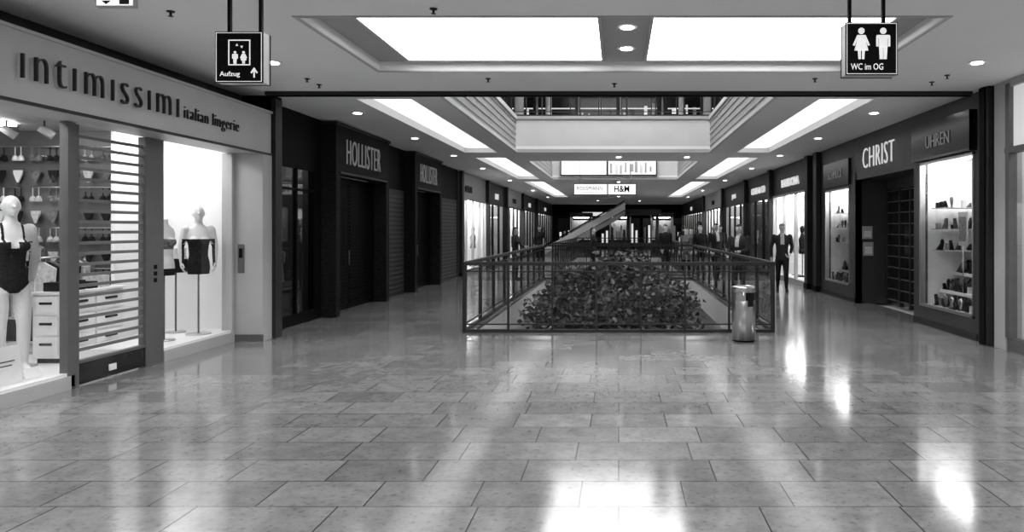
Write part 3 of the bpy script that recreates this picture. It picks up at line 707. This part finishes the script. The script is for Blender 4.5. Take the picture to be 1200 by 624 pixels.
# top landing carried on posts
o.box(B[0],B[0]+2.2,EY-.1,EY+1.06,B[1]-.35,B[1]-.02,M_dgrey)
for x in (B[0]+.2,B[0]+2.0): o.cyl((x,EY+.5,0),(x,EY+.5,B[1]-.3),.1,.1,M_dgrey,14)
o.done()
# ------------------------------------------------------------ hanging signs
def px(x,Y): return (x-CX)/FPX*Y
def pz(y,Y): return EYE-(y-CY)/FPX*Y
def person_icon(o,x,z,h,y,female,m):
    o.cyl((x,y,z+h*.89),(x,y-.004,z+h*.89),h*.1,h*.1,m,18,False)
    def P(pts): o.prism([(x+a*h,y,z+b*h) for a,b in pts],(0,-.004,0),m)
    if female:
        P([(-.13,.76),(.13,.76),(.27,.44),(.21,.42),(.12,.62),(.22,.27),(-.22,.27),(-.12,.62),(-.21,.42),(-.27,.44)])
        P([(-.11,.28),(-.02,.28),(-.02,0),(-.09,0)]); P([(.02,.28),(.11,.28),(.09,0),(.02,0)])
    else:
        P([(-.2,.76),(.2,.76),(.22,.7),(.22,.4),(.15,.4),(.15,.66),(.13,.66),(.13,.38),(-.13,.38),(-.13,.66),(-.15,.66),(-.15,.4),(-.22,.4),(-.22,.7)])
        P([(-.13,.39),(-.01,.39),(-.01,0),(-.11,0)]); P([(.01,.39),(.13,.39),(.11,0),(.01,0)])
def frame(o,x0,x1,z0,z1,y,t,m): o.grid('XZ',x0,x1,z0,z1,y-.004,y,[(x0+t,x1-t,z0+t,z1-t)],m)
def hang(name,xa,xb,ya,yb,Y,posts):
    o=O(name); x0,x1,z0,z1=px(xa,Y),px(xb,Y),pz(yb,Y),pz(ya,Y)
    o.box(x0,x1,Y,Y+.012,z0,z1,M_black); o.box(x0+.004,x1-.004,Y+.012,Y+.12,z0+.004,z1-.004,M_lgrey); o.box(x0,x1,Y+.12,Y+.132,z0,z1,M_black)
    frame(o,x0+.008,x1-.008,z0+.008,z1-.008,Y,.004,M_letterw)
    for p in posts: o.box(px(p,Y)-.012,px(p,Y)+.012,Y+.04,Y+.07,z1,CZ,M_black)
    return o,x0,x1,z0,z1
Y=5.7; W=M_letterw
o,x0,x1,z0,z1=hang('lift_sign',252,308,37,97,Y,(265,302))
w=x1-x0; h=z1-z0
frame(o,x0+.28*w,x0+.74*w,z0+.34*h,z0+.84*h,Y,.008,W)
for xx in (.42,.60): person_icon(o,x0+xx*w,z0+.37*h,.25*h,Y,xx>.5,W)
for xx,zz in ((.46,.72),(.56,.72)):
    s=1 if xx<.5 else -1
    o.prism([(x0+xx*w-.01,Y,z0+zz*h),(x0+xx*w+.01,Y,z0+zz*h),(x0+xx*w,Y,z0+zz*h+s*.018)],(0,-.004,0),W)
o.text('Aufzug',(x0+.1*w,Y-.002,z0+.1*h),(1,0,0),.42*w,.12*h,W,.004)
cx=x0+.82*w
o.box(cx-.005,cx+.005,Y-.004,Y,z0+.1*h,z0+.27*h,W); o.prism([(cx-.028,Y,z0+.2*h),(cx-.02,Y,z0+.18*h),(cx,Y,z0+.25*h),(cx+.02,Y,z0+.18*h),(cx+.028,Y,z0+.2*h),(cx,Y,z0+.30*h)],(0,-.004,0),W)
o.done()
o,x0,x1,z0,z1=hang('restroom_sign',991,1052,26,88,Y,(998,1038))
w=x1-x0; h=z1-z0
person_icon(o,x0+.3*w,z0+.3*h,.6*h,Y,True,W); person_icon(o,x0+.72*w,z0+.3*h,.6*h,Y,False,W)
o.text('WC im OG',(x0+.1*w,Y-.002,z0+.1*h),(1,0,0),.62*w,.12*h,W,.004)
o.done()
o=O('emergency_exit_sign'); Y=6.0
x0,x1,z0=px(112,Y),px(157,Y),pz(8,Y)
o.box(x0,x1,Y,Y+.05,z0,CZ-.03,M_lgrey); o.box(x0+.01,x1-.01,Y-.004,Y,z0+.012,CZ-.04,E_sign)
o.prism([(x0+.05,Y-.004,z0+.05),(x0+.09,Y-.004,z0+.02),(x0+.13,Y-.004,z0+.05)],(0,-.004,0),M_dgrey); o.box(x0+.2,x0+.28,Y-.008,Y-.004,z0+.02,z0+.1,M_dgrey)
for xx in (x0+.05,x1-.05): o.cyl((xx,Y+.025,CZ-.04),(xx,Y+.025,CZ),.006,.006,M_steel,6)
o.done()
for x,y in ((503,186),(928,186)):
    Y=22.0; o=O('emergency_exit_sign'); X0=px(x,Y)+(.45 if x<600 else -.3); Z=pz(y,Y); o.box(X0-.2,X0+.2,Y,Y+.06,Z-.1,Z+.1,E_sign); o.grid('XZ',X0-.21,X0+.21,Z-.11,Z+.11,Y-.01,Y+.07,[(X0-.19,X0+.19,Z-.09,Z+.09)],M_dgrey)
    o.box(X0-.08,X0+.05,Y-.005,Y,Z-.04,Z+.04,M_dgrey)
    o.cyl((X0,Y+.03,Z+.1),(X0,Y+.03,CZ),.008,.008,M_steel,6); o.done()
o=O('hanging_banner_sign'); Y=24.0
xa,xm,xb=px(672,Y),px(712,Y),px(746,Y); za,zb=pz(229,Y),pz(215,Y)
o.box(xa,xb,Y,Y+.12,za,zb,M_dgrey); o.box(xa+.03,xm-.02,Y-.01,Y,za+.03,zb-.03,E_sign); o.box(xm+.02,xb-.03,Y-.01,Y,za+.03,zb-.03,E_sign)
o.text('ROSSMANN',(xa+.12,Y-.015,za+.17),(1,0,0),.85,.12,M_dgrey,.006); o.text('H&M',(xm+.22,Y-.015,za+.1),(1,0,0),.5,.22,M_black,.006,bold=.02)
o.text('ALLES FUER SIE',(xa+.12,Y-.015,za+.07),(1,0,0),.7,.05,M_dgrey,.006)
for xx in (xa+.2,xb-.2): o.cyl((xx,Y+.06,zb),(xx,Y+.06,4.42),.01,.01,M_steel,6)
o.box(-2.7,2.4,Y+.03,Y+.09,4.4,4.46,M_lgrey)
o.done()
# ------------------------------------------------------------ litter bin
o=O('litter_bin'); X,Y=1.83,10.62
def lathe(pr,m): o.loft([(X,Y,z,r,r) for r,z in pr],m,32)
lathe([(.15,0),(.155,.02),(.155,.03)],M_black); lathe([(.17,.03),(.17,.60),(.168,.605)],M_steel); lathe([(.16,.605),(.16,.72)],M_black)
lathe([(.172,.72),(.172,.79),(.165,.805),(.12,.815),(.118,.80),(.1,.79)],M_steel)
for a in (20,140,260):
    c,s_=math.cos(D(a)),math.sin(D(a)); o.cyl((X+.165*c,Y+.165*s_,.6),(X+.165*c,Y+.165*s_,.73),.012,.012,M_steel,8)
n=20
for k in range(n):
    a0=D(110+k*8);a1=D(110+(k+1)*8)
    o.poly([(X+.171*math.cos(a0),Y+.171*math.sin(a0),.6),(X+.171*math.cos(a1),Y+.171*math.sin(a1),.6),(X+.171*math.cos(a1),Y+.171*math.sin(a1),.74),(X+.171*math.cos(a0),Y+.171*math.sin(a0),.74)],M_steel)
o.box(X+.03,X+.11,Y-.175,Y-.14,.52,.66,M_blackg)
o.done()
# ------------------------------------------------------------ downlights
def downlight(x,y,z,power=0,r=.085,ang=95):
    o=O('ceiling_downlight'); o.loft([(x,y,z-.012,r*1.25,r*1.25),(x,y,z,r*1.3,r*1.3)],M_white,20); o.cyl((x,y,z-.02),(x,y,z-.012),r*.8,r*.8,E_down,20); o.done()
    if power:
        l=bpy.data.lights.new('downlight_lamp','SPOT'); l.energy=power; l.spot_size=D(ang); l.spot_blend=.7; l.shadow_soft_size=.07
        ob=bpy.data.objects.new('downlight_lamp',l); ob.location=(x,y,z-.05); scene.collection.objects.link(ob)
for x,y in ((.09,7.6),(.09,8.5),(.09,2),(.09,-3)): downlight(x,y,3.77,90)
for x in (-4.15,4.3):
    for y in (8.7,5.2,1.8,-2): downlight(x,y,CZ,160)
for x in (-4.5,4.4):
    for y in (12.5,16,19.8,24,30,38,46): downlight(x,y,CZ,90,ang=80)
for x,y in ((0,20.2),(1.9,20.2),(0,31),(0,45),(-1.5,52),(1.5,52)): downlight(x,y,CZ,60)
o=O('sprinkler_head')
for x_,y_ in ((200,13),(508,10),(360,92),(374,99),(1092,96),(1110,88),(572,92),(955,92),(720,98)):
    Yy=FPX*2.0/(CY-y_); X=px(x_,Yy); o.cyl((X,Yy,CZ-.01),(X,Yy,CZ),.035,.035,M_dgrey,12); o.cyl((X,Yy,CZ-.045),(X,Yy,CZ-.01),.01,.012,M_dgrey,8); o.cyl((X,Yy,CZ-.05),(X,Yy,CZ-.045),.022,.022,M_dgrey,10)
o.done()
# ------------------------------------------------------------ world & camera
w=bpy.data.worlds.new('World'); scene.world=w; w.use_nodes=True
w.node_tree.nodes['Background'].inputs[0].default_value=(.5,.5,.5,1); w.node_tree.nodes['Background'].inputs[1].default_value=.1
cam=bpy.data.cameras.new('camera'); co=bpy.data.objects.new('camera',cam); scene.collection.objects.link(co); scene.camera=co
co.location=(0,0,EYE); co.rotation_euler=(math.pi/2,0,0); cam.sensor_width=36; cam.lens=36*FPX/1200
cam.shift_x=-(CX-600)/1200; cam.shift_y=-(312-CY)/1200; cam.clip_end=200
